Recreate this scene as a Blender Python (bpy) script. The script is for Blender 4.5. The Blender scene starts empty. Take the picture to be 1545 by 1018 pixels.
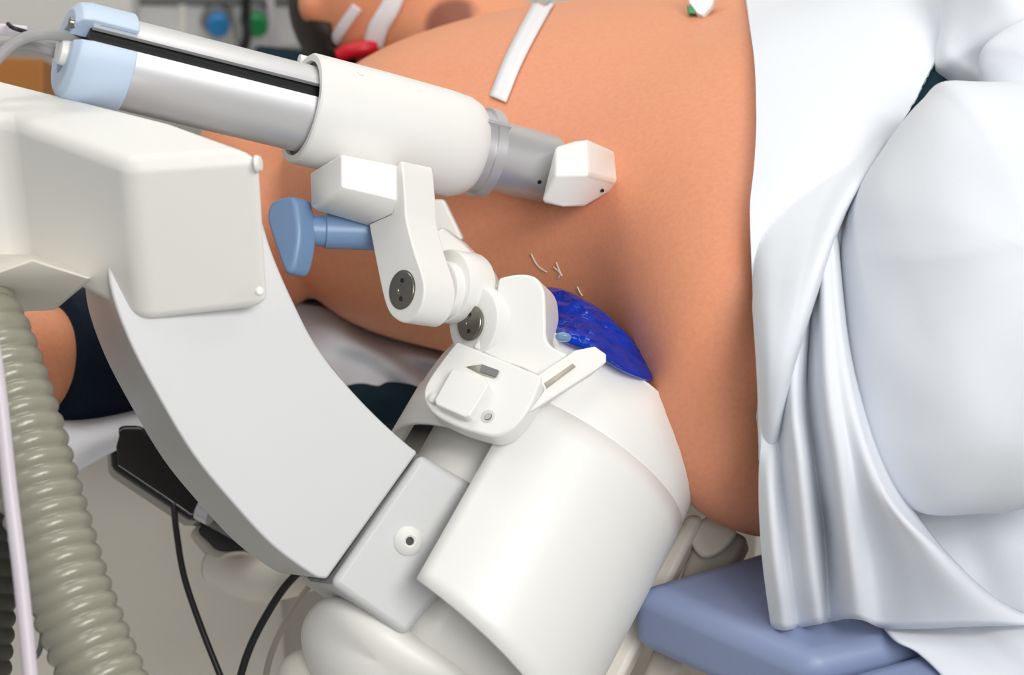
import bpy, bmesh, math, random
from math import sin, cos, pi, radians, sqrt
from mathutils import Vector as V, noise
from mathutils.bvhtree import BVHTree
random.seed(4)
SC = bpy.context.scene
COL = SC.collection

# ------------------------------------------------------------------ camera
F, W, H = 3200.0, 1545, 1018
TH = radians(28)
CAM = V((0, 0, 1.85))
CR = V((1, 0, 0)); CU = V((0, sin(TH), cos(TH))); CD = V((0, cos(TH), -sin(TH)))
cam = bpy.data.cameras.new('camera'); camo = bpy.data.objects.new('camera', cam); COL.objects.link(camo)
camo.location = CAM; camo.rotation_euler = (pi/2 - TH, 0, 0)
cam.sensor_width = 36; cam.lens = F/W*36; cam.clip_start = .05
cam.dof.use_dof = True; cam.dof.focus_distance = 1.62; cam.dof.aperture_fstop = 5.6
SC.camera = camo

# ------------------------------------------------------------------ light
wd = bpy.data.worlds.new('world'); SC.world = wd; wd.use_nodes = True
wd.node_tree.nodes['Background'].inputs[0].default_value = (.93, .96, 1, 1)
wd.node_tree.nodes['Background'].inputs[1].default_value = .3
def area(name, loc, size, power, target, color=(1, .985, .96)):
    l = bpy.data.lights.new(name, 'AREA'); l.shape = 'RECTANGLE'; l.size, l.size_y = size
    l.energy = power; l.color = color
    o = bpy.data.objects.new(name, l); COL.objects.link(o); o.location = loc
    o.rotation_euler = (V(target) - V(loc)).to_track_quat('-Z', 'Y').to_euler()
    o['kind'] = 'structure'
area('ceiling_and_fill_lamp', (1.0, -.15, 2.85), (1.2, .8), 40, (.1, 1.6, 1))
area('ceiling_and_fill_lamp', (.7, -1.2, 2.6), (1.2, .6), 22, (.2, 1.6, .9))  # fill light added behind the camera to brighten front-facing surfaces
area('ceiling_and_fill_lamp', (-.1, 2.35, 2.9), (1.6, .3), 12, (-.1, 2.6, .8))  # added light: brightens the back wall, which the silver tube reflects
area('ceiling_and_fill_lamp', (-1.1, 1.5, 2.9), (1.2, .6), 7, (-.5, 1.9, .9))
SC.view_settings.view_transform = 'Standard'; SC.view_settings.look = 'None'
SC.view_settings.exposure = .02; SC.view_settings.gamma = 1

# ------------------------------------------------------------------ helpers
def P(x, y, d): return CAM + CR*((x-772.5)/F*d) + CU*(-(y-509)/F*d) + CD*d
def cv(x, y, z): return CR*x + CU*y - CD*z
def hit(x, y, p0, n):
    r = P(x, y, 1) - CAM
    return CAM + r*((p0-CAM).dot(n)/r.dot(n))
def onz(x, y, z): return hit(x, y, V((0, 0, z)), V((0, 0, 1)))
def px(n, d): return n*d/F

def cr(p, t, closed=False):
    n = len(p)
    if closed: i = int(t) % n; f = t - int(t); g = lambda k: p[(i+k) % n]
    else:
        i = min(int(t), n-2); f = t - i
        def g(k):
            j = i+k
            if j < 0: return p[0]*2 - p[1] if n > 1 else p[0]
            if j >= n: return p[-1]*2 - p[-2]
            return p[j]
    a, b, c, d = g(-1), g(0), g(1), g(2)
    return (b*2 + (c-a)*f + (a*2-b*5+c*4-d)*f*f + (b*3-a-c*3+d)*f*f*f)*.5
def spl(p, per, closed=False):
    n = len(p); m = n*per if closed else (n-1)*per
    return [cr(p, i/per, closed) for i in range(m if closed else m+1)]
def spl2(p, per, closed=False):
    return [(q.x, q.y) for q in spl([V((a, b, 0)) for a, b in p], per, closed)]

def root(name, loc, label, cat, group=None):
    o = bpy.data.objects.new(name, None); COL.objects.link(o); o.location = loc
    o.empty_display_size = .05
    tag(o, label, cat, group); return o
def tag(o, label=None, cat=None, group=None, kind=None):
    if label: o['label'] = label
    if cat: o['category'] = cat
    if group: o['group'] = group
    if kind: o['kind'] = kind
    return o
def top(o):
    while o.parent: o = o.parent
    return o
def mk(name, vs, fs, mat, parent=None, smooth=True, bevel=0, seg=3, sub=0, solid=0, off=-1, ang=35):
    if parent: org = top(parent).location.copy()
    else:
        org = V((0, 0, 0))
        for v in vs: org += v
        org /= len(vs); org.z = min(v.z for v in vs)
    me = bpy.data.meshes.new(name)
    me.from_pydata([v-org for v in vs], [], fs); me.update()
    bm = bmesh.new(); bm.from_mesh(me); bmesh.ops.recalc_face_normals(bm, faces=bm.faces); bm.to_mesh(me); bm.free()
    o = bpy.data.objects.new(name, me); COL.objects.link(o); me.materials.append(mat)
    if parent: o.parent = parent
    else: o.location = org
    if smooth: me.polygons.foreach_set('use_smooth', [True]*len(me.polygons))
    if solid:
        m = o.modifiers.new('solid', 'SOLIDIFY'); m.thickness = solid; m.offset = off
    if bevel:
        m = o.modifiers.new('bevel', 'BEVEL'); m.width = bevel; m.segments = seg; m.limit_method = 'ANGLE'
        m.angle_limit = radians(ang); m.harden_normals = True
    if sub:
        m = o.modifiers.new('sub', 'SUBSURF'); m.levels = m.render_levels = sub
    return o
def prism(name, front, ext, mat, parent=None, bevel=.002, **k):
    n = len(front); vs = list(front) + [p+ext for p in front]
    fs = [list(range(n)), list(range(2*n-1, n-1, -1))] + [[i, (i+1) % n, (i+1) % n+n, i+n] for i in range(n)]
    return mk(name, vs, fs, mat, parent, bevel=bevel, **k)
def slab(name, pts, p0, nrm, thick, mat, parent=None, bevel=.002, **k):
    return prism(name, [hit(x, y, p0, nrm) for x, y in pts], -nrm*thick, mat, parent, bevel, **k)
def hull(name, pts, mat, parent=None, bevel=.002, **k):
    bm = bmesh.new()
    for p in pts: bm.verts.new(p)
    r = bmesh.ops.convex_hull(bm, input=bm.verts)
    for v in [v for v in bm.verts if not v.link_faces]: bm.verts.remove(v)
    bmesh.ops.dissolve_limit(bm, angle_limit=radians(4), verts=bm.verts, edges=bm.edges)
    bm.verts.index_update()
    vs = [v.co.copy() for v in bm.verts]; fs = [[v.index for v in f.verts] for f in bm.faces]; bm.free()
    return mk(name, vs, fs, mat, parent, bevel=bevel, **k)
def frame(a, fr):
    a = a.normalized(); e1 = (fr - a*fr.dot(a)).normalized(); e2 = a.cross(e1)
    return a, e1, e2
def lathe(name, p0, a, prof, mat, parent=None, fr=None, arc=None, seg=64, loop=False, bevel=0, **k):
    """revolve prof [(t, r)] about the axis; loop = closed profile"""
    a, e1, e2 = frame(a, fr if fr else (V((.3, .5, .8)) if abs(a.normalized().z) < .9 else V((1, 0, 0))))
    full = arc is None; a0, a1 = arc if arc else (0, 2*pi)
    ns = seg if full else seg+1; m = len(prof); vs, fs = [], []
    for i in range(ns):
        ph = a0 + (a1-a0)*i/seg
        for t, r in prof: vs.append(p0 + a*t + (e1*cos(ph)+e2*sin(ph))*r)
    for i in range(seg):
        j = (i+1) % ns
        for q in range(m if loop else m-1):
            w = (q+1) % m; fs.append([i*m+q, j*m+q, j*m+w, i*m+w])
    if not loop:
        for q in (0, m-1):
            if prof[q][1] > 1e-5 and full: fs.append([i*m+q for i in range(ns)])
    if not full and loop:
        fs.append(list(range(m))); fs.append([seg*m+q for q in range(m)])
    o = mk(name, vs, fs, mat, parent, **k)
    m_ = o.modifiers.new('weld', 'WELD'); m_.merge_threshold = 1e-5
    if bevel:
        b = o.modifiers.new('bevel', 'BEVEL'); b.width = bevel; b.segments = 3; b.angle_limit = radians(35); b.harden_normals = True
    else:
        e = o.modifiers.new('split', 'EDGE_SPLIT'); e.split_angle = radians(35)
    return o
def tube(name, pts, r, mat, parent=None, per=10, seg=16, rad=None, flat=1, **k):
    c = spl(pts, per) if len(pts) > 2 else pts
    if rad and len(c) < 400:
        L = [0]
        for i in range(1, len(c)): L.append(L[-1] + (c[i]-c[i-1]).length)
        n = int(L[-1]/.000985); c2 = []; j = 0
        for i in range(n+1):
            s = L[-1]*i/n
            while j < len(L)-2 and L[j+1] < s: j += 1
            f = (s-L[j])/max(1e-9, L[j+1]-L[j]); c2.append(c[j].lerp(c[j+1], f))
        c = c2
    vs, fs = [], []; n = len(c); s = 0
    t = (c[1]-c[0]).normalized(); e = t.orthogonal().normalized()
    for i in range(n):
        t = (c[min(i+1, n-1)] - c[max(i-1, 0)]).normalized()
        e = (e - t*e.dot(t)).normalized(); b = t.cross(e)
        if i: s += (c[i]-c[i-1]).length
        rr = rad(s) if rad else (r if not isinstance(r, (list, tuple)) else cr([V((q, 0, 0)) for q in r], i/(n-1)*(len(r)-1)).x)
        for j in range(seg):
            vs.append(c[i] + (e*cos(2*pi*j/seg) + b*sin(2*pi*j/seg)*flat)*rr)
    for i in range(n-1):
        for j in range(seg):
            w = (j+1) % seg; fs.append([i*seg+j, i*seg+w, (i+1)*seg+w, (i+1)*seg+j])
    fs.append(list(range(seg))); fs.append([(n-1)*seg+j for j in range(seg)])
    return mk(name, vs, fs, mat, parent, **k)
def patchgrid(cols, per=8, bump=0, bs=14):
    """smooth surface through a grid of points, cols = list of polylines"""
    n = max(len(c) for c in cols)
    cc = [spl(c, per) for c in cols]; m = min(len(c) for c in cc)
    rows = [spl([c[i] for c in cc], per) for i in range(m)]
    vs = [p for r in rows for p in r]; w = len(rows[0])
    if bump:
        vs = [p + V((0, -1, .4))*(noise.noise(p*bs)*bump) for p in vs]
    fs = [[i*w+j, i*w+j+1, (i+1)*w+j+1, (i+1)*w+j] for i in range(m-1) for j in range(w-1)]
    return vs, fs
def patch(name, cols, mat, parent=None, per=9, thick=.0025, bump=0, bs=14, clear=0, **k):
    vs, fs = patchgrid(cols, per, bump, bs)
    if clear:
        for i, v in enumerate(vs):                              # lay the cloth on the body, never inside it
            r = (v-CAM).normalized(); h = BV.ray_cast(CAM, r)
            if h[0] is not None and (h[0]-CAM).length - clear < (v-CAM).length: vs[i] = CAM + r*((h[0]-CAM).length - clear)
    return mk(name, vs, fs, mat, parent, solid=thick, off=0, **k)
def pillow(name, outline, centre, bulge, back, mat, parent=None, per=6, rings=14, bump=0, bs=14, power=.5, wr=None, **k):
    """closed rounded form: outline [(x,y,d)] swelling towards the viewer by bulge, away by back"""
    o = spl([P(*q) for q in outline], per, True); c = P(*centre); n = len(o)
    vs, fs = [], []
    def ring(kk, sgn, amt):
        for p in o:
            q = p.lerp(c, kk); s = (1-(1-kk)**2)**power
            q = q + cv(0, .25, 1).normalized()*(sgn*amt*s)
            if bump and sgn > 0: q = q + cv(0, .2, 1)*(noise.noise(q*bs)*bump*min(1, s*1.5))
            if wr and sgn > 0: q = q + cv(0, .2, 1)*wr(q)*min(1, s*1.5)
            vs.append(q)
    ks = [1-cos(pi/2*i/rings) for i in range(rings)]
    for kk in ks: ring(kk, 1, bulge)
    f = len(vs); vs.append(c + cv(0, .25, 1).normalized()*bulge + (cv(0, .2, 1)*(noise.noise(c*bs)*bump) if bump else V()))
    for i in range(rings-1):
        for j in range(n):
            w = (j+1) % n; fs.append([i*n+j, i*n+w, (i+1)*n+w, (i+1)*n+j])
    for j in range(n): fs.append([(rings-1)*n+j, (rings-1)*n+(j+1) % n, f])
    b0 = len(vs)
    for kk in ks[1:]: ring(kk, -1, back)
    g = len(vs); vs.append(c - cv(0, .25, 1).normalized()*back)
    for j in range(n): fs.append([j, (j+1) % n, b0+(j+1) % n, b0+j])
    for i in range(rings-2):
        for j in range(n):
            w = (j+1) % n; fs.append([b0+i*n+j, b0+i*n+w, b0+(i+1)*n+w, b0+(i+1)*n+j])
    for j in range(n): fs.append([b0+(rings-2)*n+j, b0+(rings-2)*n+(j+1) % n, g])
    return mk(name, vs, fs, mat, parent, **k)

# ------------------------------------------------------------------ materials
def lin(c): return tuple(((x/255)/12.92 if x/255 <= .04045 else ((x/255+.055)/1.055)**2.4) for x in c) + (1,)
def mat(name, rgb, rough=.5, metal=0, var=.04, vs=6, bump=0, bsc=200, sss=0, trans=0, spec=.5, coat=0, rgb2=None):
    m = bpy.data.materials.new(name); m.use_nodes = True; nt = m.node_tree; b = nt.nodes['Principled BSDF']
    tc = nt.nodes.new('ShaderNodeTexCoord'); nz = nt.nodes.new('ShaderNodeTexNoise')
    nz.inputs['Scale'].default_value = vs; nz.inputs['Detail'].default_value = 4
    nt.links.new(tc.outputs['Object'], nz.inputs['Vector'])
    mx = nt.nodes.new('ShaderNodeMix'); mx.data_type = 'RGBA'
    c = lin(rgb); c2 = lin(rgb2) if rgb2 else tuple(x*(1-var) for x in c[:3]) + (1,)
    mx.inputs[6].default_value = c; mx.inputs[7].default_value = c2
    nt.links.new(nz.outputs['Fac'], mx.inputs[0]); nt.links.new(mx.outputs[2], b.inputs['Base Color'])
    b.inputs['Roughness'].default_value = rough; b.inputs['Metallic'].default_value = metal
    b.inputs['Specular IOR Level'].default_value = spec
    if coat: b.inputs['Coat Weight'].default_value = coat; b.inputs['Coat Roughness'].default_value = .1
    if trans: b.inputs['Transmission Weight'].default_value = trans
    if sss:
        b.inputs['Subsurface Weight'].default_value = sss; b.inputs['Subsurface Radius'].default_value = (1, .35, .2)
        b.inputs['Subsurface Scale'].default_value = .008
    if bump:
        n2 = nt.nodes.new('ShaderNodeTexNoise'); n2.inputs['Scale'].default_value = bsc; n2.inputs['Detail'].default_value = 3
        nt.links.new(tc.outputs['Object'], n2.inputs['Vector'])
        bp = nt.nodes.new('ShaderNodeBump'); bp.inputs['Strength'].default_value = bump; bp.inputs['Distance'].default_value = .001
        nt.links.new(n2.outputs['Fac'], bp.inputs['Height']); nt.links.new(bp.outputs[0], b.inputs['Normal'])
    return m
WHITE = mat('white_plastic', (236, 236, 233), .38, var=.02)
WARM = mat('warm_white_plastic', (236, 235, 230), .4, var=.02)
GREYP = mat('pale_grey_plastic', (206, 207, 208), .42, var=.02)
CREAM = mat('cream_panel', (234, 229, 218), .5, var=.04)
CREAMD = mat('taupe_panel', (188, 181, 170), .55, var=.06)
ALU = mat('brushed_aluminium', (222, 222, 224), .36, .5, var=.05)
SILVER = mat('satin_silver', (205, 205, 207), .36, .6, var=.03)
SCREW = mat('steel_screw', (150, 147, 138), .3, 1, var=.15, vs=60)
BLACK = mat('black_rubber', (22, 24, 26), .4, var=.2)
GLOSSB = mat('glossy_black', (24, 26, 25), .18, var=.2)
CAPB = mat('ice_blue_plastic', (196, 214, 236), .4, var=.02)
KNOB = mat('steel_blue_plastic', (122, 152, 190), .35, var=.05)
CUSH = mat('blue_vinyl', (140, 154, 190), .42, var=.06, vs=3, bump=.05, bsc=500)
CLOTH = mat('white_cotton', (229, 233, 240), .85, var=.02, bump=.12, bsc=900, spec=.2)
TEAL = mat('dark_teal_cloth', (26, 52, 64), .85, var=.3, vs=30, bump=.5, bsc=300, spec=.2)
NAVY = mat('dark_navy_cuff', (10, 26, 44), .85, var=.4, vs=40, bump=.7, bsc=260, spec=.2)
TAPE = mat('white_tape', (236, 236, 240), .7, var=.06, vs=40, bump=.3, bsc=300)
RED = mat('red_plastic', (205, 18, 40), .4, var=.1)
GREEN = mat('green_plastic', (16, 140, 76), .4, var=.1)
BLUEV = mat('blue_plastic', (40, 135, 200), .4, var=.1)
HOSE = mat('olive_grey_hose', (150, 148, 132), .28, var=.06, coat=.5)
HOSED = mat('dark_hose', (66, 66, 58), .4, var=.1)
CABLE = mat('grey_cable', (160, 158, 160), .5, var=.05)
TUBEW = mat('milky_tube', (214, 206, 214), .4, var=.04)
WOOD = mat('orange_wood', (176, 112, 40), .5, var=.4, vs=4)
WALLM = mat('wall_paint', (226, 226, 222), .7, var=.03)
PANELM = mat('grey_trunking', (226, 228, 230), .5, var=.03)
SHADE = mat('grey_rail', (120, 122, 122), .5, var=.05)
FLOORM = mat('vinyl_floor', (196, 192, 184), .5, var=.06)
GEL = mat('blue_gel', (0, 62, 205), .08, var=.5, vs=40, spec=.15, coat=.2, rgb2=(0, 20, 95), bump=.25, bsc=60)

def skin():
    m = mat('skin', (230, 160, 114), .5, vs=5, sss=.25, spec=.35, bump=.18, bsc=420, rgb2=(226, 150, 122))
    nt = m.node_tree; b = nt.nodes['Principled BSDF']
    tc = [n for n in nt.nodes if n.type == 'TEX_COORD'][0]
    mx0 = [n for n in nt.nodes if n.type == 'MIX'][0]
    n2 = nt.nodes.new('ShaderNodeTexNoise'); n2.inputs['Scale'].default_value = 240; n2.inputs['Detail'].default_value = 6
    nt.links.new(tc.outputs['Object'], n2.inputs['Vector'])
    r = nt.nodes.new('ShaderNodeMapRange'); r.inputs[1].default_value = .35; r.inputs[2].default_value = .8
    r.inputs[3].default_value = 0; r.inputs[4].default_value = .22
    nt.links.new(n2.outputs['Fac'], r.inputs[0])
    mx = nt.nodes.new('ShaderNodeMix'); mx.data_type = 'RGBA'; mx.inputs[7].default_value = lin((196, 112, 84))
    nt.links.new(r.outputs[0], mx.inputs[0]); nt.links.new(mx0.outputs[2], mx.inputs[6])
    # areola: a patch of darker skin
    ge = nt.nodes.new('ShaderNodeAttribute'); ge.attribute_name = 'areola'
    m3 = nt.nodes.new('ShaderNodeMix'); m3.data_type = 'RGBA'; m3.inputs[7].default_value = lin((120, 66, 56))
    nt.links.new(ge.outputs['Fac'], m3.inputs[0]); nt.links.new(mx.outputs[2], m3.inputs[6])
    nt.links.new(m3.outputs[2], b.inputs['Base Color'])
    return m
SKIN = skin()

# ------------------------------------------------------------------ setting
def box(name, lo, hi, m, parent=None, bevel=0, **k):
    x0, y0, z0 = lo; x1, y1, z1 = hi
    return prism(name, [V((x0, y0, z0)), V((x1, y0, z0)), V((x1, y0, z1)), V((x0, y0, z1))], V((0, y1-y0, 0)), m, parent, bevel, smooth=bevel > 0, **k)
WY = 2.85
tag(box('floor', (-3, -1.5, -.05), (3, WY, 0), FLOORM), kind='structure')
tag(box('wall_back', (-3, WY, 0), (3, WY+.1, 3.1), WALLM), kind='structure')
tag(box('ceiling', (-3, -1.5, 3.0), (3, WY, 3.1), WALLM), kind='structure')

# ------------------------------------------------------------------ patient
AX = V((-.657, .754, 0)); HF = V((.754, .657, 0))
N0 = V((.198, 1.424, 0))
def loft(rings, per=6):
    """rings: lists of equal length -> closed tube mesh"""
    n = len(rings[0]); cols = [spl([r[j] for r in rings], per) for j in range(n)]; m = len(cols[0])
    vs = [cols[j][i] for i in range(m) for j in range(n)]
    fs = [[i*n+j, i*n+(j+1) % n, (i+1)*n+(j+1) % n, (i+1)*n+j] for i in range(m-1) for j in range(n)]
    fs += [list(range(n)), [(m-1)*n+j for j in range(n)]]
    return vs, fs
def station(s, near, a, b, zb, ex=2.45, nr=40):
    c = N0 + AX*s + HF*(near+a) + V((0, 0, zb+b)); out = []
    for i in range(nr):
        t = 2*pi*i/nr; x, y = cos(t), sin(t)
        out.append(c + HF*(a*math.copysign(abs(x)**(2/ex), x)) + V((0, 0, b*math.copysign(abs(y)**(2/ex), y))))
    return out
def ball(c, r, sx=1, sy=1, sz=1, n=24):
    vs, fs = [], []
    for i in range(n+1):
        th = pi*i/n
        for j in range(n): ph = 2*pi*j/n; vs.append(c + V((sx*sin(th)*cos(ph), sy*sin(th)*sin(ph), sz*cos(th)))*r)
    fs = [[i*n+j, i*n+(j+1) % n, (i+1)*n+(j+1) % n, (i+1)*n+j] for i in range(n) for j in range(n)]
    return vs, fs
def limb(pts, rs, seg=24, per=6):
    pp = spl(pts, per); rr = spl([V((r, 0, 0)) for r in rs], per); vs = []; n = len(pp)
    e = (pp[1]-pp[0]).orthogonal().normalized()
    for i in range(n):
        t = (pp[min(i+1, n-1)]-pp[max(i-1, 0)]).normalized(); e = (e-t*e.dot(t)).normalized(); b = t.cross(e)
        for j in range(seg): vs.append(pp[i]+(e*cos(2*pi*j/seg)+b*sin(2*pi*j/seg))*rr[i].x)
    fs = [[i*seg+j, i*seg+(j+1) % seg, (i+1)*seg+(j+1) % seg, (i+1)*seg+j] for i in range(n-1) for j in range(seg)]
    fs += [list(range(seg)), [(n-1)*seg+j for j in range(seg)]]
    return vs, fs
SHELLS = []
SHELLS.append(loft([station(*q) for q in [
    (-.10, .10, .12, .09, .94), (-.05, -.01, .18, .135, .90), (.0, -.082, .30, .175, .872), (.05, -.082, .34, .187, .872), (.15, -.04, .36, .182, .90),
    (.25, -.06, .36, .170, .90), (.36, -.095, .30, .160, .90), (.47, -.105, .23, .148, .90), (.56, -.06, .2, .122, .915), (.62, .03, .16, .085, .95), (.66, .12, .09, .06, .99)]]))
SHELLS.append(limb([P(1330, 480, 1.84), P(1400, 465, 1.79), P(1480, 455, 1.74), P(1540, 450, 1.70)], [.10, .10, .09, .06]))
ARM = [P(480, 330, 2.02), P(400, 370, 1.98), P(300, 470, 1.92), P(150, 540, 1.86), P(20, 540, 1.80), P(-130, 560, 1.72)]
SHELLS.append(limb(ARM, [.065, .062, .058, .052, .046, .042]))
SHELLS.append(ball(P(410, 275, 2.08), .085))
NK = N0 + AX*.60 + HF*.275
SHELLS.append(limb([NK+V((0, 0, 1.05)), NK+AX*.08+V((0, 0, 1.07)), NK+AX*.15+V((0, 0, 1.08))], [.085, .07, .065]))
SHELLS.append(ball(NK+AX*.22+V((0, 0, 1.10)), .1, .95, 1.05, 1.05))
SHELLS.append(ball(NK+AX*.155+V((0, 0, 1.145)), .055))
SHELLS.append(ball(NK+AX*.215+V((0, 0, 1.205)), .02, .8, 1.1, 1.2))
for k_ in (-1, 1): SHELLS.append(ball(NK+AX*.235+HF*(.097*k_)+V((0, 0, 1.10)), .026, .6, 1, .9))
SHELLS.append(limb([NK+HF*.12+AX*-.03+V((0, 0, 1.03)), NK+HF*.25+AX*-.12+V((0, 0, .99)), NK+HF*.36+AX*-.3+V((0, 0, .97))], [.065, .055, .045]))
avs, afs = [], []
for vs_, fs_ in SHELLS:
    o_ = len(avs); avs += vs_; afs += [[i+o_ for i in f] for f in fs_]
tmp = mk('patient_shells', avs, afs, SKIN)
m_ = tmp.modifiers.new('r', 'REMESH'); m_.mode = 'VOXEL'; m_.voxel_size = .008
m_ = tmp.modifiers.new('s', 'SMOOTH'); m_.iterations = 14; m_.factor = .5
dg = bpy.context.evaluated_depsgraph_get(); dg.update()
bme = bpy.data.meshes.new_from_object(tmp.evaluated_get(dg)); borg = tmp.location.copy()
bpy.data.objects.remove(tmp)
body = bpy.data.objects.new('person', bme); COL.objects.link(body); body.location = borg
bme.name = 'person'
tag(body, 'person lying on their back, bare tanned torso under the probe', 'person')
bme.polygons.foreach_set('use_smooth', [True]*len(bme.polygons))
BV = BVHTree.FromPolygons([v.co+borg for v in bme.vertices], [list(p.vertices) for p in bme.polygons])
def skinhit(x, y, lift=0):
    r = (P(x, y, 1)-CAM).normalized(); h = BV.ray_cast(CAM, r)
    if h[0] is None: return None
    return h[0] + h[1]*lift
at = bme.attributes.new('areola', 'FLOAT', 'POINT')
nip = skinhit(675, 30)
if nip is None: nip = V((9, 9, 9))
for i, v in enumerate(bme.vertices):
    dd = ((v.co+borg)-nip).length
    at.data[i].value = max(0, min(.85, (.034-dd)/.010))
    if dd < .007: v.co.z += .004*(1-dd/.007)

gvs, gfs = loft([station(*q) for q in [(-.14, .09, .13, .095, .93), (-.105, .085, .14, .105, .93), (-.055, -.02, .205, .15, .895), (-.03, -.045, .26, .168, .885), (-.028, -.04, .255, .163, .89)]], 5)
mk('hospital_gown', gvs, gfs, CLOTH, body)
hc = NK+AX*.225+V((0, 0, 1.10))
hv, hf = ball(hc+AX*.012+V((0, 0, -.012)), .108, .95, 1.05, 1.03)
hf = [f for f in hf if sum(((hv[i]-hc).dot(AX)*1.0 - (hv[i]-hc).z*.8) for i in f)/4 > .0]
mk('hair', hv, hf, mat('dark_hair', (46, 34, 28), .6, var=.5, vs=60, bump=.5, bsc=200), body, solid=.006)
# blood pressure cuff round the near arm
cp = spl(ARM, 8)
i0, i1 = 17, 30
cc = cp[i0:i1]
tag(tube('blood_pressure_cuff', [cc[i] for i in range(0, len(cc), 2)], [.062, .065, .064, .063, .062, .060], NAVY, per=4, seg=28),
    'dark navy blood pressure cuff around the arm at left', 'cuff')
def ribbon(name, pts, w, m, lift=.0022, n=14, label=None, cat=None, group=None, thick=.0012, parent=None):
    """flat strip lying on the skin through picture points"""
    c = spl([V((a, b, 0)) for a, b in pts], n); vs = []
    for i, p in enumerate(c):
        t = (c[min(i+1, len(c)-1)]-c[max(i-1, 0)]).normalized(); nrm = V((-t.y, t.x, 0))
        for k in (-1, -.33, .33, 1):
            q = p + nrm*(w*.5*k); h = skinhit(q.x, q.y, lift)
            if h is None: h = (vs[-1].copy() if vs else P(q.x, q.y, 2.1))
            vs.append(h)
    fs = [[i*4+j, i*4+j+1, (i+1)*4+j+1, (i+1)*4+j] for i in range(len(c)-1) for j in range(3)]
    o = mk(name, vs, fs, m, parent, solid=thick, off=0)
    return tag(o, label, cat, group)
ribbon('adhesive_tape', [(752, 152), (775, 95), (803, 40), (840, -25)], 27, TAPE, label='long white adhesive tape strip on the ribs above the silver probe barrel', cat='tape', group='adhesive tape strips on the chest')
ribbon('adhesive_tape', [(563, 68), (572, 40), (590, 10), (600, -20)], 30, TAPE, label='broad white tape strip behind the red connector near the neck', cat='tape', group='adhesive tape strips on the chest')
ribbon('adhesive_tape', [(504, 62), (520, 38), (540, 10)], 16, TAPE, label='narrow white tape strip on the shoulder, leftmost of the tapes', cat='tape', group='adhesive tape strips on the chest')

# ------------------------------------------------------------------ operating table
TZ = .905
tb = root('operating_table', V((.0, 1.9, 0)), 'operating table with blue vinyl cushions, cream pedestal and dark side rail', 'table')
def padded(name, outline, z, h, m, parent):
    o = [onz(x, y, z) for x, y in outline]
    return prism(name, o, V((0, 0, -h)), m, parent, bevel=.018, seg=6)
padded('cushion', [(947, 880), (1222, 1000), (1450, 950), (1245, 795)], TZ, .062, CUSH, tb)
padded('cushion', [(1190, 1030), (1410, 968), (1640, 1010), (1450, 1110)], TZ-.004, .062, CUSH, tb)
hull('frame', [onz(x, y, z) for x, y in [(965, 895), (1225, 1010), (1450, 960), (1245, 805)] for z in (.84, .80)], CREAM, tb, bevel=.004)
# bed top under the chest and arm
bt = [V((-.62, 1.66, 0)), V((-.02, 1.66, 0)), V((.5, 1.9, 0)), V((.3, 2.45, 0)), V((-.3, 2.35, 0)), V((-.5, 2.0, 0))]
prism('bed_board', [p+V((0, 0, .905)) for p in bt], V((0, 0, -.03)), TEAL, tb, bevel=.006)
box('pedestal', (-.62, 1.82, 0), (-.13, 2.5, .80), CREAM, tb, bevel=.03)
box('pedestal_panel', (-.24, 1.80, 0), (.25, 2.5, .78), CREAMD, tb, bevel=.02)
pl = V((0, 0, 0)); nr = cv(.25, .2, 1).normalized(); p0 = P(250, 720, 1.80)
slab('side_rail', [(166, 660), (168, 706), (285, 784), (318, 786), (330, 762), (326, 738), (300, 722), (215, 640), (180, 640)], p0, nr, .05, GLOSSB, tb, bevel=.006)
lathe('rail_end', P(305, 762, 1.80), cv(.8, -.4, .2), [(0, .013), (.012, .013), (.012, .0)], ALU, tb)
slab('rail_bracket', [(318, 740), (335, 730), (380, 790), (362, 815), (310, 786)], P(340, 770, 1.815), nr, .02, SHADE, tb, bevel=.002)
slab('hollow_rim', spl2([(300, 790), (420, 760), (410, 825), (340, 842), (308, 825)], 6, True), P(350, 810, 1.85), nr, .03, CREAMD, tb, bevel=.003)
slab('hollow', spl2([(306, 792), (416, 762), (402, 817), (340, 832), (315, 818)], 6, True), P(350, 810, 1.848), nr, .005, BLACK, tb, bevel=.001)
tube('pedestal_ring', [P(330, 850, 1.87), P(380, 872, 1.84), P(430, 868, 1.83), P(480, 850, 1.86)], .02, CREAM, tb)
slab('support_rail', [(1038, 772), (1062, 778), (930, 1040), (870, 1040)], P(980, 900, 1.70), cv(-.2, .3, 1).normalized(), .03, CREAM, tb, bevel=.006)
slab('support_bar', [(1062, 775), (1130, 810), (1010, 1040), (960, 1040)], P(1030, 850, 1.72), cv(-.2, .4, 1).normalized(), .03, CREAMD, tb, bevel=.006)
slab('rail_tab', spl2([(1050, 790), (1085, 770), (1110, 800), (1085, 832), (1058, 838), (1042, 815)], 6, True), P(1070, 810, 1.712), cv(-.2, .4, 1).normalized(), .01, CREAM, tb, bevel=.004)

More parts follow.
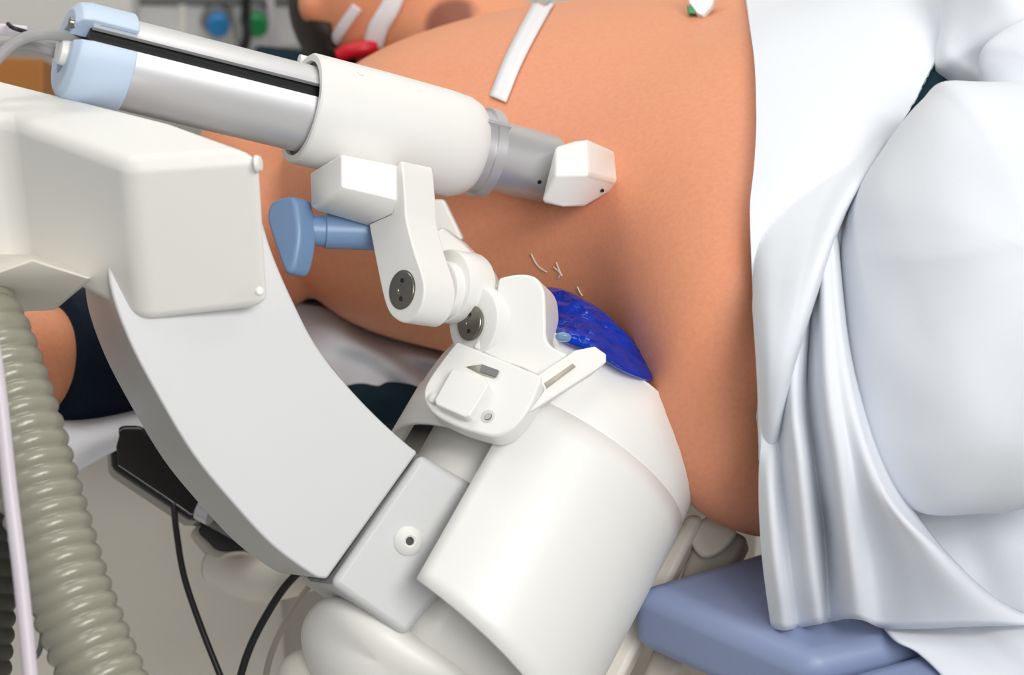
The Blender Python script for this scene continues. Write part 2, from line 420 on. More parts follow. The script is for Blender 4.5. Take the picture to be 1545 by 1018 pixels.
# sheet under the chest and arm
tag(patch('bed_sheet', [
    [P(440, 455, 1.99), P(470, 520, 1.95), P(505, 560, 1.93), P(530, 600, 1.935)],
    [P(500, 465, 2.0), P(520, 515, 1.94), P(545, 550, 1.95), P(570, 585, 1.93)],
    [P(560, 495, 2.0), P(575, 525, 1.95), P(590, 552, 1.93), P(605, 585, 1.94)],
    [P(630, 508, 2.0), P(640, 538, 1.94), P(648, 560, 1.95), P(655, 592, 1.92)],
    [P(720, 520, 1.99), P(720, 550, 1.95), P(720, 570, 1.94), P(720, 600, 1.93)]], CLOTH, bump=.006),
    'white bed sheet folded under the chest, seen right of the curved arm', 'sheet')
tag(patch('arm_pad_cover', [
    [P(60, 625, 1.80), P(80, 680, 1.76), P(100, 740, 1.765)],
    [P(130, 615, 1.84), P(150, 655, 1.79), P(128, 705, 1.78)],
    [P(200, 590, 1.88), P(235, 620, 1.84), P(260, 640, 1.83)],
    [P(270, 560, 1.93), P(300, 600, 1.88), P(330, 620, 1.87)]], CLOTH, bump=.004),
    'greyish white cloth under the arm with the dark cuff', 'cloth')

# ------------------------------------------------------------------ lithotripter arm and therapy head
lt = root('lithotripter', V((-.4, 1.3, 0)), 'white lithotripter with curved arm and round therapy head under the flank', 'machine')
ZT = onz(190, 242, 1.0).z
# z of the housing top from its nearest corner
KP = P(192, 243, 1.435); ZT = KP.z
tp = [(192, 243), (398, 229), (262, 181), (-80, 95), (-120, 176), (12, 176)]
to = [onz(x, y, ZT) for x, y in tp]
hb = [.126, .122, .12, .14, .146, .118]
n_ = 6
vsx = to + [p - V((0, 0, h)) for p, h in zip(to, hb)]
mk('shoulder_housing', vsx, [list(range(6)), list(range(11, 5, -1))] + [[i, (i+1) % 6, (i+1) % 6+6, i+6] for i in range(6)], WARM, lt, bevel=.011, seg=6, ang=20)
hull('column_foot', [P(*q) for q in [(-60, 430, 1.47), (50, 392, 1.45), (140, 420, 1.46), (82, 469, 1.56), (-60, 474, 1.57), (-60, 380, 1.6), (50, 380, 1.6), (135, 415, 1.6)]], CREAM, lt, bevel=.003)
lathe('cover_screw', P(391, 440, 1.444), cv(.2, .1, 1), [(0, .003), (.004, .003), (.005, .002), (.005, 0)], WHITE, lt)
lathe('edge_button', P(387, 247, 1.452), cv(1, .1, .2), [(0, .006), (.003, .005), (.004, 0)], WHITE, lt)
NA = cv(.30, .08, .95).normalized(); PA = P(400, 650, 1.518)
out_e = spl2([(396, 335), (412, 385), (440, 450), (475, 518), (520, 577), (570, 630), (612, 668), (630, 682)], 5)
in_e = spl2([(493, 873), (470, 866), (410, 822), (350, 758), (290, 684), (235, 592), (195, 515), (168, 440), (160, 380)], 5)
slab('curved_arm', out_e + in_e, PA, NA, .145, GREYP, lt, bevel=.006, seg=5, ang=40)
jb = [(634, 684), (780, 766), (612, 960), (498, 880)]
slab('junction_block', jb, PA, NA, .12, GREYP, lt, bevel=.006, seg=5, ang=40)
slab('seam', [(630, 685), (634, 687), (499, 881), (494, 876)], PA-NA*.004, NA, .07, SHADE, lt, bevel=0)
kp = hit(616, 816, PA, NA)
pc = lathe('pivot_cap', kp-NA*.001, NA, [(0, .0108), (.002, .0108), (.0055, .008), (.0068, .0045), (.006, .0032), (.002, .003), (.002, 0)], WHITE, lt)
lathe('cap_hole', kp+NA*.0015, NA, [(0, .0029), (.001, .0029), (.001, 0)], BLACK, pc, seg=24)

# therapy head frame
HO = P(806, 731, 1.66)
HA = cv(.5*.93, .866*.93, -.37).normalized()
_, HE1, HE2 = frame(HA, -CD)
if HE2.dot(CR) < 0: HE2 = -HE2                                  # points to the right of the picture
HR = .1175; SX = 1.66/F/.93
def hp(th, ax, r=HR): return HO + HA*((ax+230)*SX) + (HE1*cos(th)+HE2*sin(th))*r
def hsheet(name, th0, th1, ax0, ax1, m, r=HR, nt=40, na=6, thick=.003, bevel=.0008, rf=None, parent=lt):
    vs, fs = [], []
    for j in range(na+1):
        ax = ax0+(ax1-ax0)*j/na
        for i in range(nt+1):
            th = th0+(th1-th0)*i/nt; rr = rf(j/na) if rf else r
            vs.append(hp(th, ax, rr))
    w = nt+1
    fs = [[j*w+i, j*w+i+1, (j+1)*w+i+1, (j+1)*w+i] for j in range(na) for i in range(nt)]
    o = mk(name, vs, fs, m, parent, solid=thick, off=-1)
    b = o.modifiers.new('bevel', 'BEVEL'); b.width = bevel; b.segments = 2; b.angle_limit = radians(50); b.harden_normals = True
    return o
rd = radians
def lshell():
    """head cover: full wrap above, wing with a cut away window on the left below"""
    vs, fs = [], []
    ths = [rd(-112) + (rd(-23)-rd(-112))*i/16 for i in range(17)] + [rd(-23)+(rd(125)-rd(-23))*i/28 for i in range(1, 29)]
    axs = [-483, -465, -420, -370, -320, -287, -270, -220, -190]
    idx = {}
    def g(i, j):
        if (i, j) not in idx:
            k = max(0, min(1, (ths[i]-rd(-23))/rd(75)))*55 if j < 3 else 0       # the lower edge is cut on the slant
            idx[i, j] = len(vs); vs.append(hp(ths[i], axs[j]-k*(1, .66, .33)[min(j, 2)]))
        return idx[i, j]
    for j in range(len(axs)-1):
        for i in range(len(ths)-1):
            if axs[j] < -280 and i < 16: continue
            fs.append([g(i, j), g(i+1, j), g(i+1, j+1), g(i, j+1)])
    o = mk('head_cover', vs, fs, WHITE, lt, solid=.0035, off=-1)
    return o
lshell()
hsheet('head_shoulder', rd(-120), rd(180), -190, -84, WHITE, na=8, rf=lambda t: HR-.0012-.012*t**2.5)
lathe('head_lid', HO+HA*(146*SX), HA, [(-.02, .105), (0, .105), (.008, .09), (.012, .0)], WARM, lt)
lathe('head_core', HO-HA*(110*SX), HA, [(0, 0), (0, .091), (170*SX, .091), (170*SX, 0)], WARM, lt)
slab('inner_body', [(662, 868), (604, 958), (700, 1024), (800, 1090), (900, 1000), (780, 850)], PA-NA*.006, NA, .12, WARM, lt, bevel=.024, seg=8, ang=40)
pillow('lower_shell', [(455, 950, 1.60), (490, 903, 1.58), (560, 915, 1.57), (640, 965, 1.57), (720, 1040, 1.58), (640, 1100, 1.6), (520, 1090, 1.6), (470, 1020, 1.6)], (580, 1010, 1.59), .05, .05, WARM, lt)
pillow('lower_shell', [(420, 1010, 1.63), (470, 975, 1.62), (540, 1000, 1.62), (560, 1080, 1.62), (440, 1090, 1.63)], (490, 1040, 1.62), .03, .05, CREAM, lt)

# mounting plate with latch on the head
NP = cv(-.36, .50, .79).normalized(); PP = P(735, 595, 1.553)
plate = spl2([(689, 514), (664, 546), (642, 580), (640, 603), (656, 625), (690, 643), (728, 655), (750, 657), (774, 645), (796, 618), (812, 584), (816, 566)], 4)
mp = slab('mounting_plate', plate, PP, NP, .016, WHITE, lt, bevel=.003, seg=4)
bp_ = [(686, 553), (728, 568), (700, 626), (662, 606)]
slab('release_button', [(682, 555), (731, 570), (737, 580), (708, 627), (700, 629), (657, 610), (655, 603)], PP+NP*.008, NP, .01, WHITE, mp, bevel=.0015)
slab('button_slot', [(703, 553), (727, 549), (752, 558), (745, 571), (728, 566)], PP+NP*.0006, NP, .001, CREAMD, mp, bevel=0)
slab('slot_tab', [(727, 549), (752, 558), (747, 568), (724, 560)], PP+NP*.0022, NP, .002, SHADE, mp, bevel=.0004)
lathe('plate_screw', hit(736, 628, PP, NP)-NP*.0003, NP, [(0, .0052), (.0008, .0052), (.0009, .0036), (.0012, 0)], GREYP, mp, seg=24)
lathe('screw_head', hit(737, 629, PP, NP)+NP*.0008, NP, [(0, .003), (.0006, .0026), (.0006, 0)], SCREW, mp, seg=16)
lathe('side_pin', hit(656, 602, PP, NP)+NP*.001, NP, [(0, .004), (.002, .004), (.003, .002), (.003, 0)], WARM, mp, seg=20)
NW = cv(.32, .35, .88).normalized(); PW = P(860, 560, 1.556)
slab('plate_wing', [(812, 566), (822, 588), (798, 622), (806, 618), (900, 558), (915, 546), (915, 534), (898, 522), (868, 528)], PW, NW, .016, WHITE, mp, bevel=.003)
slab('wing_slot', [(821, 578), (864, 548), (869, 553), (825, 586)], PW+NW*.0006, NW, .0012, CREAMD, mp, bevel=0)

# ------------------------------------------------------------------ probe holder
DA = lambda x: 1.545 + (x-110)/720*.165
def TA(x): return P(x, 94+.246*(x-175), DA(x))
T0 = TA(110); TD = (TA(830)-TA(110)).normalized()
TL = (TA(830)-T0).length
def tt(x): return (TA(x)-T0).dot(TD)
_, te1, te2 = frame(TD, -CD)
SG = 1 if te2.dot(CU) > 0 else -1
ph = root('probe_holder', V((-.1, 1.4, .95)), 'ultrasound probe holder with silver tube and white jointed bracket', 'holder')
RT = px(67, 1.60)
def ang(a0, a1): return (rd(a0), rd(a1)) if SG > 0 else (rd(-a0), rd(-a1))
lathe('rail_tube', T0, TD, [(tt(120), RT), (tt(480), RT), (tt(480), RT*.9), (tt(120), RT*.9)], ALU, ph, fr=-CD, arc=ang(33, 374), loop=True, seg=80)
lathe('groove_liner', T0, TD, [(tt(118), 0), (tt(118), RT*.86), (tt(490), RT*.86), (tt(490), 0)], BLACK, ph, fr=-CD)
rc = RT*1.13
lathe('end_cap', T0, TD, [(tt(186), rc), (tt(120), rc), (tt(104), rc*.95), (tt(95), rc*.8), (tt(94), rc*.45), (tt(125), rc*.45), (tt(130), RT*1.0), (tt(186), RT*1.0)], CAPB, ph, fr=-CD, arc=ang(38, 372), loop=True, seg=80, bevel=.0015)
lathe('cap_screw', TA(92)+te2*SG*RT*.55+te1*RT*.5, -TD, [(-.003, .004), (.0015, .004), (.002, .002), (.002, 0)], SCREW, ph, seg=20)
lathe('cap_plug', TA(93)-te2*SG*RT*.1+te1*RT*.4, -TD, [(-.01, .01), (.004, .009), (.006, .006), (.006, 0)], WHITE, ph, seg=24)
RC = px(84, 1.64)
lathe('collar', T0, TD, [(tt(452), RC*.86), (tt(452), RC*.97), (tt(455), RC), (tt(470), RC), (tt(560), RC*.995), (tt(660), RC*.97), (tt(688), RC*.94), (tt(703), RC*.87), (tt(712), RC*.76), (tt(712), RC*.6), (tt(470), RC*.84)], WHITE, ph, fr=-CD, loop=True, seg=96)
lathe('collar_bore', T0, TD, [(tt(458), RC*.87), (tt(475), RC*.87), (tt(475), .0)], BLACK, ph, fr=-CD)
lathe('collar_screw', T0+TD*tt(510)+(te1*.62+te2*SG*.785).normalized()*RC*.99, (te1*.62+te2*SG*.785), [(0, .0028), (.0012, .0024), (.0012, 0)], WHITE, ph, seg=20)
lathe('tube_clip', P(462, 92, 1.665), TD, [(-.006, .004), (.006, .004), (.008, .002)], WHITE, ph, seg=20)
RB = px(64, 1.69)
br = lathe('clamp_ring', T0, TD, [(tt(706), RB*.98), (tt(722), RB*.98), (tt(722), RB*1.06), (tt(736), RB*1.06), (tt(738), RB*.8), (tt(706), RB*.8)], SILVER, ph, fr=-CD, loop=True, seg=72)
lv = T0+TD*tt(716)+(te1*.80+te2*SG*.6).normalized()*RB*1.02
a_, b_, c_ = TD, (te1*.80+te2*SG*.6).normalized(), TD.cross((te1*.80+te2*SG*.6).normalized())
hull('clamp_lug', [lv+a_*x+b_*y+c_*z for x in (-.008, .013) for y in (-.003, .004) for z in (-.0015, .0015)], SILVER, br, bevel=.0008)
RS = px(53, 1.71)
lathe('barrel', T0, TD, [(tt(725), 0), (tt(725), RS), (tt(826), RS*.97), (tt(830), RS*.94), (tt(830), 0)], SILVER, ph, fr=-CD)
for x_, a__ in ((750, -28), (800, -30)):
    dr = (te1*cos(rd(a__))+te2*SG*sin(rd(a__)))
    lathe('barrel_pin', TA(x_)+dr*RS*.985, dr, [(0, .0018), (.0006, .0018), (.0006, 0)], BLACK, ph, seg=16)

# bracket block under the collar
hull('bracket_block', [P(*q) for q in [(515, 233, 1.565), (600, 250, 1.575), (600, 302, 1.572), (515, 282, 1.562), (594, 322, 1.578), (502, 298, 1.568),
     (468, 262, 1.597), (470, 312, 1.597), (475, 316, 1.6), (556, 340, 1.606), (515, 235, 1.65), (600, 252, 1.65), (474, 262, 1.64), (560, 330, 1.64)]], WHITE, ph, bevel=.0018)
JN = cv(-.72, .10, .68).normalized()
J1 = P(607, 437, 1.566)
fa = spl2([(598, 250), (606, 245), (611, 300), (613, 330), (624, 375), (634, 405), (640, 432), (637, 458), (626, 478), (610, 487), (592, 478), (581, 458), (572, 420), (562, 370), (556, 338)], 4)
ar = slab('bracket_arm', fa + [(590, 322)], J1, JN, .031, WHITE, ph, bevel=.0022, seg=4, ang=40)
def screw(c, n, r, parent):
    s = lathe('pivot_screw', c, n, [(-.002, r*1.08), (.0003, r*1.08), (.0003, r), (.0008, r*.97), (.0008, r*.3), (.0002, r*.28), (.0002, 0)], SCREW, parent, seg=40)
    for k in (-1, 1):
        d_ = frame(n, CU)
        lathe('spanner_hole', c+n*.0006+(d_[1]*k)*r*.5, n, [(0, r*.14), (.0005, r*.14), (.0005, 0)], BLACK, s, seg=14)
screw(J1, JN, px(28, 1.566), ar)
def disc(name, x, y, d, r, l, parent, m=WHITE, bev=.002):
    c = P(x, y, d); R_ = px(r, d)
    return lathe(name, c, -JN, [(0, 0), (0, R_-bev), (bev*.3, R_-bev*.3), (bev, R_), (l-bev, R_), (l-bev*.3, R_-bev*.3), (l, R_-bev), (l, 0)], m, parent, fr=CU)
disc('joint_spacer', 660, 437, 1.594, 45, .02, ph)
k2 = disc('knuckle', 672, 431, 1.600, 56, .027, ph)
slab('pinch_slot', [(719, 445), (731, 436), (733, 440), (721, 449)], P(726, 442, 1.595), JN, .002, SHADE, k2, bevel=0)
hull('link', [P(*q) for q in [(655, 350, 1.615), (668, 343, 1.62), (700, 368, 1.63), (742, 412, 1.64), (755, 440, 1.64), (700, 475, 1.63), (660, 440, 1.62),
     (655, 350, 1.64), (672, 343, 1.65), (705, 368, 1.66), (748, 412, 1.67), (762, 440, 1.67), (700, 470, 1.66)]], WHITE, ph, bevel=.003)
hull('rear_link', [P(*q) for q in [(640, 300, 1.66), (670, 300, 1.66), (700, 362, 1.665), (660, 370, 1.665), (640, 300, 1.69), (672, 300, 1.69), (702, 362, 1.69), (660, 370, 1.69)]], WARM, ph, bevel=.003)
k3 = disc('knuckle', 713, 484, 1.592, 54, .036, ph)
screw(P(709, 487, 1.5905), JN, px(25, 1.59), k3)
disc('joint_spacer', 770, 468, 1.615, 50, .012, ph)
NT = cv(-.25, .2, .95).normalized(); PT = P(790, 490, 1.578)
tw = spl2([(752, 419), (775, 414), (796, 414), (811, 421), (821, 441), (823, 480), (824, 508), (832, 522), (856, 534)], 4) + [(818, 572), (788, 556), (756, 545), (712, 524), (745, 470)]
slab('mount_post', tw, PT, NT, .045, WHITE, ph, bevel=.005, seg=5, ang=40)

# blue tommy knob
kb = P(562, 350, 1.625)
st = cv(-1, .02, .22).normalized()
lathe('knob_shaft', kb, st, [(-.01, 0), (-.01, px(28, 1.62)), (px(72, 1.62), px(27, 1.62)), (px(74, 1.62), px(24, 1.62)), (px(125, 1.62), px(23, 1.62)), (px(125, 1.62), 0)], KNOB, ph)
wing = [(404, 312), (414, 301), (440, 296), (447, 312), (451, 345), (449, 375), (442, 405), (432, 413), (424, 400), (408, 355), (402, 332)]
slab('knob_wing', spl2(wing, 3, True), P(430, 350, 1.595), cv(-.55, .1, .83).normalized(), .022, KNOB, ph, bevel=.004, seg=4, ang=50)

# ------------------------------------------------------------------ probe, gel
hp_ = [(838, 222, 1.712), (868, 213, 1.715), (886, 211, 1.72), (931, 231, 1.755), (935, 262, 1.75), (838, 262, 1.685), (888, 262, 1.69), (930, 274, 1.735),
       (818, 305, 1.70), (850, 312, 1.70), (880, 311, 1.715), (922, 287, 1.74)]
hp_ = [(a, b, c-.058) for a, b, c in hp_]
pr = hull('ultrasound_probe', [P(*q) for q in hp_] + [P(x, y, d+.05) for x, y, d in hp_], WHITE, bevel=.003, seg=4)
tag(pr, 'white wedge shaped ultrasound probe pressed against the skin', 'probe')
lathe('probe_mark', P(908, 287, 1.666), cv(.3, -.3, .9), [(-.002, .0015), (.0015, .0015), (.0015, 0)], BLACK, pr, seg=14)
def gelwave(q): return .006*noise.noise(V((q.x*40+q.z*55, q.z*12, 3))) + .0035*noise.noise(q*95) + .0015*noise.noise(q*210)
gl = pillow('coupling_gel', [(780, 440, 1.69), (825, 434, 1.69), (858, 441, 1.68), (902, 466, 1.665), (940, 498, 1.65), (968, 530, 1.635), (984, 572, 1.605), (950, 564, 1.58), (915, 546, 1.578), (885, 530, 1.583), (850, 516, 1.59), (826, 500, 1.62), (795, 490, 1.63)],
       (885, 492, 1.645), .022, .04, GEL, rings=26, per=14, wr=gelwave)
tag(gl, 'glossy blue coupling gel squeezed between skin and white therapy head', 'gel')
SMEAR = mat('dried_gel', (236, 226, 214), .25)
for pts_ in ([(802, 382), (812, 400), (826, 410)], [(836, 402), (846, 412), (843, 420)], [(840, 395), (845, 408), (849, 416)], [(872, 432), (876, 440)]):
    ribbon('smear', pts_ if len(pts_) > 2 else pts_+[(880, 446)], 1.6, SMEAR, .001, 5, thick=.0008, parent=gl)
tag(pillow('gel_drop', [(838, 505, 1.572), (850, 501, 1.572), (862, 507, 1.572), (858, 514, 1.572), (842, 513, 1.572)], (850, 508, 1.572), .004, .01, mat('clear_gel', (150, 190, 225), .08, trans=.5)),
    'small clear gel droplet below the blue gel', 'gel')

# ------------------------------------------------------------------ drapes
cv_ = lambda pts: [P(*q) for q in pts]
tag(patch('drape_sheet', [
    cv_([(1120, -30, 1.970), (1139, 100, 1.800), (1139, 240, 1.670), (1132, 320, 1.610), (1136, 430, 1.550), (1144, 560, 1.525), (1147, 690, 1.591), (1150, 760, 1.645)]),
    cv_([(1160, -30, 1.940), (1152, 100, 1.775), (1146, 240, 1.645), (1140, 320, 1.585), (1144, 430, 1.525), (1148, 560, 1.500), (1149, 690, 1.571), (1151, 760, 1.630)]),
    cv_([(1205, -30, 1.965), (1185, 100, 1.80), (1170, 240, 1.635), (1160, 320, 1.570), (1158, 430, 1.510), (1158, 560, 1.485), (1153, 690, 1.559), (1153, 760, 1.620)]),
    cv_([(1250, -30, 1.895), (1225, 100, 1.745), (1215, 240, 1.620), (1195, 320, 1.555), (1180, 430, 1.500), (1169, 560, 1.480), (1157, 690, 1.553), (1155, 760, 1.615)]),
    cv_([(1330, -30, 1.94), (1290, 100, 1.765), (1270, 240, 1.600), (1235, 320, 1.540), (1207, 430, 1.490), (1183, 560, 1.480), (1161, 690, 1.551), (1157, 760, 1.615)]),
    cv_([(1440, -30, 1.880), (1395, 100, 1.710), (1318, 240, 1.580), (1268, 320, 1.528), (1228, 430, 1.490), (1192, 560, 1.487), (1165, 690, 1.556), (1159, 760, 1.617)]),
    cv_([(1448, -30, 1.920), (1403, 108, 1.738), (1324, 244, 1.609), (1273, 324, 1.560), (1233, 434, 1.520), (1195, 564, 1.510), (1168, 690, 1.571), (1161, 760, 1.625)])],
    CLOTH, bump=.008, bs=11, clear=.02, per=14), 'white cotton drape hanging in a long diagonal fold over the hip', 'drape', 'white drapes over hip and thigh')
tag(patch('hanging_drape', [
    cv_([(1222, 345, 1.560), (1160, 560, 1.535), (1147, 700, 1.535), (1151, 830, 1.565), (1165, 946, 1.605)]),
    cv_([(1226, 345, 1.550), (1180, 560, 1.570), (1163, 700, 1.525), (1170, 840, 1.537), (1184, 949, 1.590)]),
    cv_([(1230, 345, 1.550), (1184, 560, 1.530), (1180, 700, 1.535), (1193, 850, 1.564), (1205, 946, 1.605)]),
    cv_([(1234, 345, 1.540), (1200, 560, 1.500), (1208, 700, 1.495), (1222, 820, 1.527), (1236, 940, 1.582)]),
    cv_([(1238, 345, 1.550), (1218, 560, 1.535), (1230, 700, 1.540), (1243, 790, 1.576), (1253, 938, 1.605)]),
    cv_([(1243, 345, 1.530), (1243, 560, 1.490), (1262, 700, 1.485), (1280, 830, 1.515), (1292, 932, 1.561)]),
    cv_([(1248, 345, 1.530), (1262, 560, 1.490), (1290, 710, 1.488), (1315, 840, 1.537), (1330, 945, 1.580)]),
    cv_([(1253, 345, 1.530), (1276, 560, 1.490), (1318, 720, 1.477), (1370, 830, 1.505), (1400, 945, 1.570)]),
    cv_([(1257, 345, 1.540), (1282, 560, 1.505), (1340, 745, 1.486), (1425, 845, 1.505), (1480, 942, 1.563)]),
    cv_([(1262, 345, 1.570), (1292, 570, 1.535), (1378, 770, 1.534), (1490, 895, 1.575), (1580, 942, 1.573)])],
    CLOTH, bump=.003, bs=16, clear=.01), 'white pleated cloth with its hem resting on the blue cushion', 'drape', 'white drapes over hip and thigh')
def crease(q, a, b, k, f):
    """sharp ridges running along one direction"""
    n = noise.noise(V(((q.x*a+q.z*b)*f, (q.x*b-q.z*a)*f*.28, k)))
    return (1-min(1, abs(n)*3.5))**2
def wr1(q): return .008*noise.noise(V(((q.x+q.z)*9, (q.x-q.z)*3, 1)))+.004*noise.noise(q*18)+.003*crease(q, .7, .7, 2, 7)+.003*crease(q, .3, -.9, 5, 6)
tag(pillow('leg_cover', [(1440, 132, 1.560), (1385, 158, 1.560), (1325, 235, 1.560), (1283, 310, 1.560), (1268, 380, 1.560), (1270, 460, 1.555), (1280, 570, 1.545), (1296, 670, 1.540), (1335, 735, 1.530), (1395, 772, 1.520), (1470, 774, 1.510), (1560, 762, 1.500), (1680, 700, 1.500), (1750, 450, 1.520), (1650, 180, 1.540)],
        (1520, 460, 1.540), .11, .1, CLOTH, rings=24, per=8, wr=wr1), 'smooth white cloth stretched over the bent thigh at right', 'drape', 'white drapes over hip and thigh')
gw = pillow('bunched_gown', [(1445, -60, 1.72), (1418, 50, 1.70), (1408, 105, 1.69), (1425, 132, 1.69), (1465, 172, 1.68), (1510, 212, 1.67), (1560, 245, 1.66), (1680, 260, 1.66), (1720, 80, 1.68), (1620, -80, 1.72)],
        (1560, 80, 1.69), .07, .06, CLOTH, rings=24, per=8, wr=lambda q: .012*noise.noise(V((q.x*14+q.z*20, q.z*6-q.x*5, 7)))+.005*noise.noise(q*26)+.007*crease(q, .5, .85, 3, 12)-.006*crease(q, .9, .3, 9, 9))
pillow('rolled_fold', [(1478, 95, 1.60), (1492, 62, 1.595), (1560, 25, 1.59), (1650, 40, 1.59), (1660, 190, 1.59), (1560, 205, 1.59), (1510, 170, 1.595), (1488, 130, 1.60)],
       (1570, 115, 1.59), .022, .05, CLOTH, gw, rings=20, per=8, wr=lambda q: .006*noise.noise(V((q.x*25+q.z*12, q.z*9, 2)))+.005*crease(q, .8, .5, 4, 14))
pillow('rolled_fold', [(1440, 175, 1.60), (1480, 160, 1.58), (1540, 185, 1.575), (1640, 215, 1.57), (1640, 262, 1.57), (1545, 238, 1.58), (1495, 215, 1.59)],
       (1560, 210, 1.575), .012, .03, CLOTH, gw, rings=16, per=8, wr=lambda q: .004*noise.noise(q*40))
tag(gw, 'bunched white gown with creases and a rolled hem, top right corner', 'gown')
tag(patch('under_sheet', [
    cv_([(1330, 110, 1.780), (1290, 300, 1.700), (1195, 480, 1.660), (1190, 600, 1.655)]),
    cv_([(1380, 90, 1.780), (1330, 300, 1.720), (1240, 480, 1.675), (1230, 600, 1.670)]),
    cv_([(1450, 90, 1.780), (1400, 300, 1.740), (1300, 480, 1.690), (1290, 600, 1.680)])], TEAL, bump=.003, clear=.012),
    'dark green cloth in the gap between the white drapes', 'cloth')
tag(patch('folded_strip', [cv_([(1345, 185, 1.74), (1385, 160, 1.73), (1440, 140, 1.73)]), cv_([(1340, 172, 1.735), (1385, 148, 1.725), (1440, 125, 1.72)]), cv_([(1338, 160, 1.76), (1385, 136, 1.75), (1440, 112, 1.74)])], CLOTH),
    'narrow pale cloth fold in the gap below the bunched gown', 'cloth')
tag(patch('thigh_drape', [
    cv_([(1360, 745, 1.630), (1390, 800, 1.599), (1440, 890, 1.616)]),
    cv_([(1430, 750, 1.632), (1450, 810, 1.613), (1500, 930, 1.617)]),
    cv_([(1500, 750, 1.622), (1520, 820, 1.601), (1560, 940, 1.607)]),
    cv_([(1620, 750, 1.612), (1640, 830, 1.590), (1650, 950, 1.590)])], CLOTH, bump=.006), 'shaded white cloth falling beneath the thigh at right edge', 'drape', 'white drapes over hip and thigh')
tag(patch('tail_drape', [
    cv_([(1325, 935, 1.60), (1350, 965, 1.575), (1385, 985, 1.565), (1420, 1018, 1.55), (1440, 1050, 1.54)]),
    cv_([(1380, 932, 1.61), (1410, 965, 1.575), (1450, 995, 1.555), (1490, 1030, 1.54), (1500, 1060, 1.535)]),
    cv_([(1430, 930, 1.615), (1470, 960, 1.585), (1500, 985, 1.565), (1530, 1020, 1.545), (1545, 1060, 1.53)]),
    cv_([(1480, 930, 1.61), (1520, 955, 1.575), (1560, 985, 1.55), (1590, 1020, 1.535), (1600, 1060, 1.52)]),
    cv_([(1560, 930, 1.60), (1600, 955, 1.575), (1640, 985, 1.55), (1660, 1020, 1.535), (1680, 1060, 1.52)])], CLOTH), 'lowest white cloth tail lying across the second blue cushion', 'drape', 'white drapes over hip and thigh')

# ------------------------------------------------------------------ hoses and cables
def corr(r, amp, pitch):
    return lambda s: r + amp*(abs(sin(pi*s/pitch))**.7*2-1)
tag(tube('corrugated_hose', [P(-60, 430, 1.50), P(-15, 510, 1.475), P(30, 640, 1.46), P(70, 780, 1.45), P(110, 910, 1.44), P(170, 1060, 1.43)], .03, HOSE, rad=corr(px(61, 1.45), .0017, .0118), seg=40),
    'thick grey corrugated hose with shiny ribs hanging at lower left', 'hose', 'corrugated hoses at the left edge')
tag(tube('corrugated_hose', [P(-80, 560, 1.56), P(-45, 700, 1.55), P(-32, 850, 1.54), P(-45, 1060, 1.53)], .03, HOSED, rad=corr(px(55, 1.55), .0014, .0118), seg=40),
    'dark corrugated hose at the left edge behind the thin tube', 'hose', 'corrugated hoses at the left edge')
tag(tube('thin_tube', [P(-30, 420, 1.42), P(-5, 560, 1.41), P(15, 740, 1.40), P(32, 880, 1.39), P(50, 1060, 1.38)], px(11.5, 1.4), TUBEW), 'thin milky plastic tube in front of the corrugated hose', 'tube')
tag(tube('loop_cord', [P(58, 920, 1.49), P(64, 950, 1.49), P(58, 985, 1.49), P(40, 1000, 1.5)], .002, SHADE), 'thin grey cord loop beside the milky tube', 'cord')
tag(tube('black_cable', [P(262, 760, 1.80), P(266, 800, 1.79), P(278, 870, 1.78), P(305, 950, 1.77), P(345, 1050, 1.76)], px(5, 1.78), BLACK), 'black cable hanging down from the dark table rail', 'cable', 'black cables under the machine')
tag(tube('black_cable', [P(470, 845, 1.75), P(430, 885, 1.75), P(395, 940, 1.75), P(372, 990, 1.75), P(355, 1050, 1.75)], px(6, 1.75), BLACK), 'black cable curving down beside the round white shell', 'cable', 'black cables under the machine')
tag(tube('taupe_cable', [P(500, 850, 1.76), P(462, 890, 1.76), P(430, 940, 1.76), P(408, 990, 1.76), P(395, 1050, 1.76)], px(5, 1.76), CREAMD), 'taupe cable right of the curving black cable', 'cable')
tag(tube('grey_cable', [P(-30, 120, 1.49), P(0, 84, 1.50), P(30, 60, 1.505), P(65, 52, 1.51), P(100, 55, 1.53), P(125, 60, 1.55)], px(9, 1.5), CABLE), 'grey cable arching into the slot of the light blue end cap', 'cable', 'grey cables at the end cap')
tag(tube('grey_cable', [P(-30, 80, 1.53), P(35, 66, 1.535), P(75, 76, 1.54), P(110, 90, 1.56)], px(9, 1.53), CABLE), 'lower grey cable entering the light blue end cap', 'cable', 'grey cables at the end cap')
tag(tube('white_cable', [P(-30, 42, 1.52), P(10, 45, 1.52), P(40, 48, 1.525)], px(9, 1.52), TUBEW), 'white cable end tied beside the light blue end cap', 'cable', 'grey cables at the end cap')
tag(tube('cable_tie', [P(12, 36, 1.51), P(20, 42, 1.505), P(40, 48, 1.51)], .0016, BLACK), 'black cable tie around the white cable', 'cable tie')

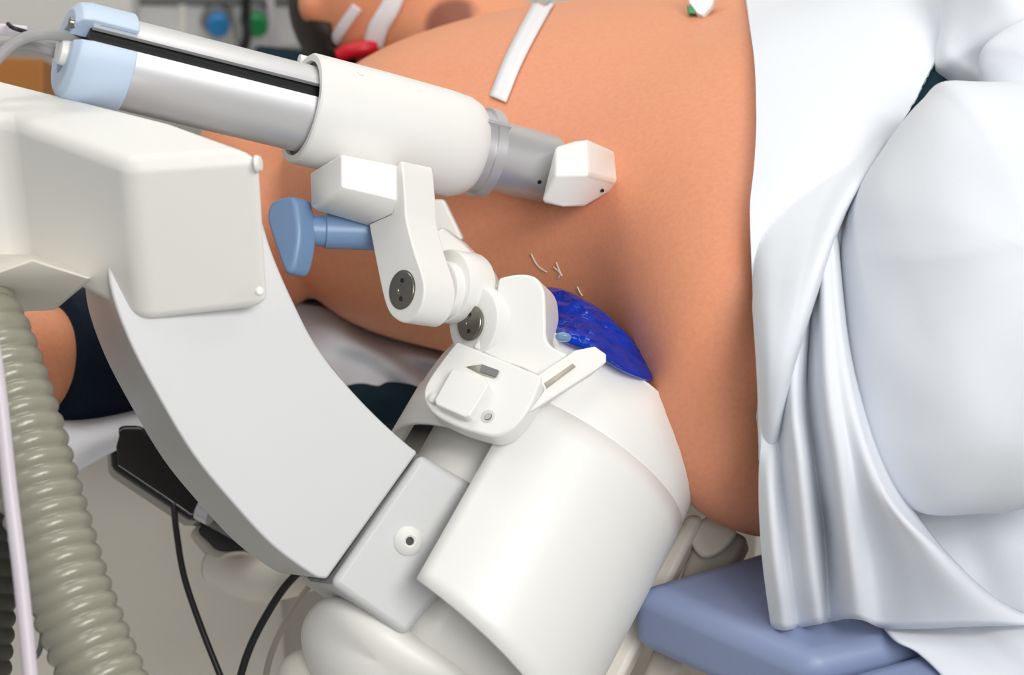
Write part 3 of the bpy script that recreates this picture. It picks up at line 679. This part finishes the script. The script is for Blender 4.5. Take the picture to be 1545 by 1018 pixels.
# ------------------------------------------------------------------ small items on the patient
e0 = skinhit(1058, 18) or P(1058, 10, 2.0)
el = root('electrode', e0, 'white electrode patch with green snap at the top of the belly', 'electrode')
de = (e0-CAM).dot(CD)-.012
slab('patch', [(1035, -20), (1082, -20), (1074, 8), (1061, 23), (1052, 20), (1040, 4)], P(1058, 5, de), cv(-.2, .5, .8).normalized(), .006, TAPE, el, bevel=.001)
hull('snap', [P(x, y, d) for x, y in [(1036, 8), (1054, 14), (1050, 22), (1038, 20)] for d in (de-.001, de+.012)], GREEN, el, bevel=.001)
r0 = P(545, 74, 2.0); h = skinhit(545, 74); dr = ((h-CAM).dot(CD) if h else 2.1)-.012
tag(tube('red_connector', [P(510, 84, dr), P(530, 76, dr-.004), P(550, 73, dr-.004), P(568, 71, dr)], [.007, .0085, .0085, .006], RED), 'red tubing connector lying on the chest behind the white collar', 'connector')

# ------------------------------------------------------------------ behind the patient
def wp(x, y, yy=WY): return hit(x, y, V((0, yy, 0)), V((0, 1, 0)))
pn = root('wall_panel', wp(350, 50), 'pale medical gas wall panel with a blue and a green outlet', 'panel')
def wbox(name, x0, y0, x1, y1, yy, th, m, parent, **k):
    return prism(name, [wp(x0, y0, yy), wp(x1, y0, yy), wp(x1, y1, yy), wp(x0, y1, yy)], V((0, th, 0)), m, parent, **k)
wbox('trunking', 205, 8, 492, 72, WY-.05, .05, PANELM, pn, bevel=.004)
wbox('top_rail', -60, -40, 492, 8, WY-.06, .06, SHADE, pn, bevel=.004)
wbox('divider', 268, 0, 282, 60, WY-.055, .01, WARM, pn, bevel=.002)
for x_, m_, nm in ((336, BLUEV, 'blue_outlet'), (394, GREEN, 'green_outlet')):
    c = wp(x_-8, 24, WY-.05)
    s = lathe('outlet_socket', c, V((.0, -1, 0)), [(0, .02), (.02, .02), (.022, .016), (.022, 0)], SHADE, pn, seg=32)
    c = c+V((.004, -.022, 0))
    o = lathe(nm, c, V((.1, -1, 0)), [(0, .014), (.022, .0155), (.025, .013), (.025, 0)], m_, s, seg=32)
tag(wbox('equipment_case', -80, -20, 200, 70, WY-.12, .1, WALLM, None, bevel=.01), 'grey case on the back wall left of the gas panel', 'case')
tag(prism('wooden_box', [P(-60, 82, 2.5), P(66, 88, 2.5), P(66, 180, 2.5), P(-60, 180, 2.5)], CD*.15, WOOD, bevel=.004), 'orange wooden box behind the white machine housing', 'box')
tag(tube('black_hose', [wp(372, -30, WY-.16), wp(371, 20, WY-.16), wp(372, 55, WY-.17), wp(362, 90, WY-.18)], .0065, BLACK), 'thick black hose hanging between the blue and green outlets', 'hose')
tag(tube('cord', [wp(345, -30, WY-.14), wp(350, 20, WY-.14), wp(358, 60, WY-.15), wp(366, 90, WY-.17)], .003, SHADE), 'thin grey cord left of the thick black hose', 'cord')
tag(tube('white_hose', [wp(405, -30, WY-.18), wp(412, 40, WY-.18), wp(418, 90, WY-.18)], .0055, TUBEW), 'white tube hanging in front of the green outlet', 'hose')
tag(prism('dark_cushion', [P(380, 66, 2.5), P(500, 78, 2.5), P(500, 130, 2.45), P(380, 130, 2.45)], CD*.1, TEAL, bevel=.01), 'dark blue pillow behind the white collar', 'pillow')
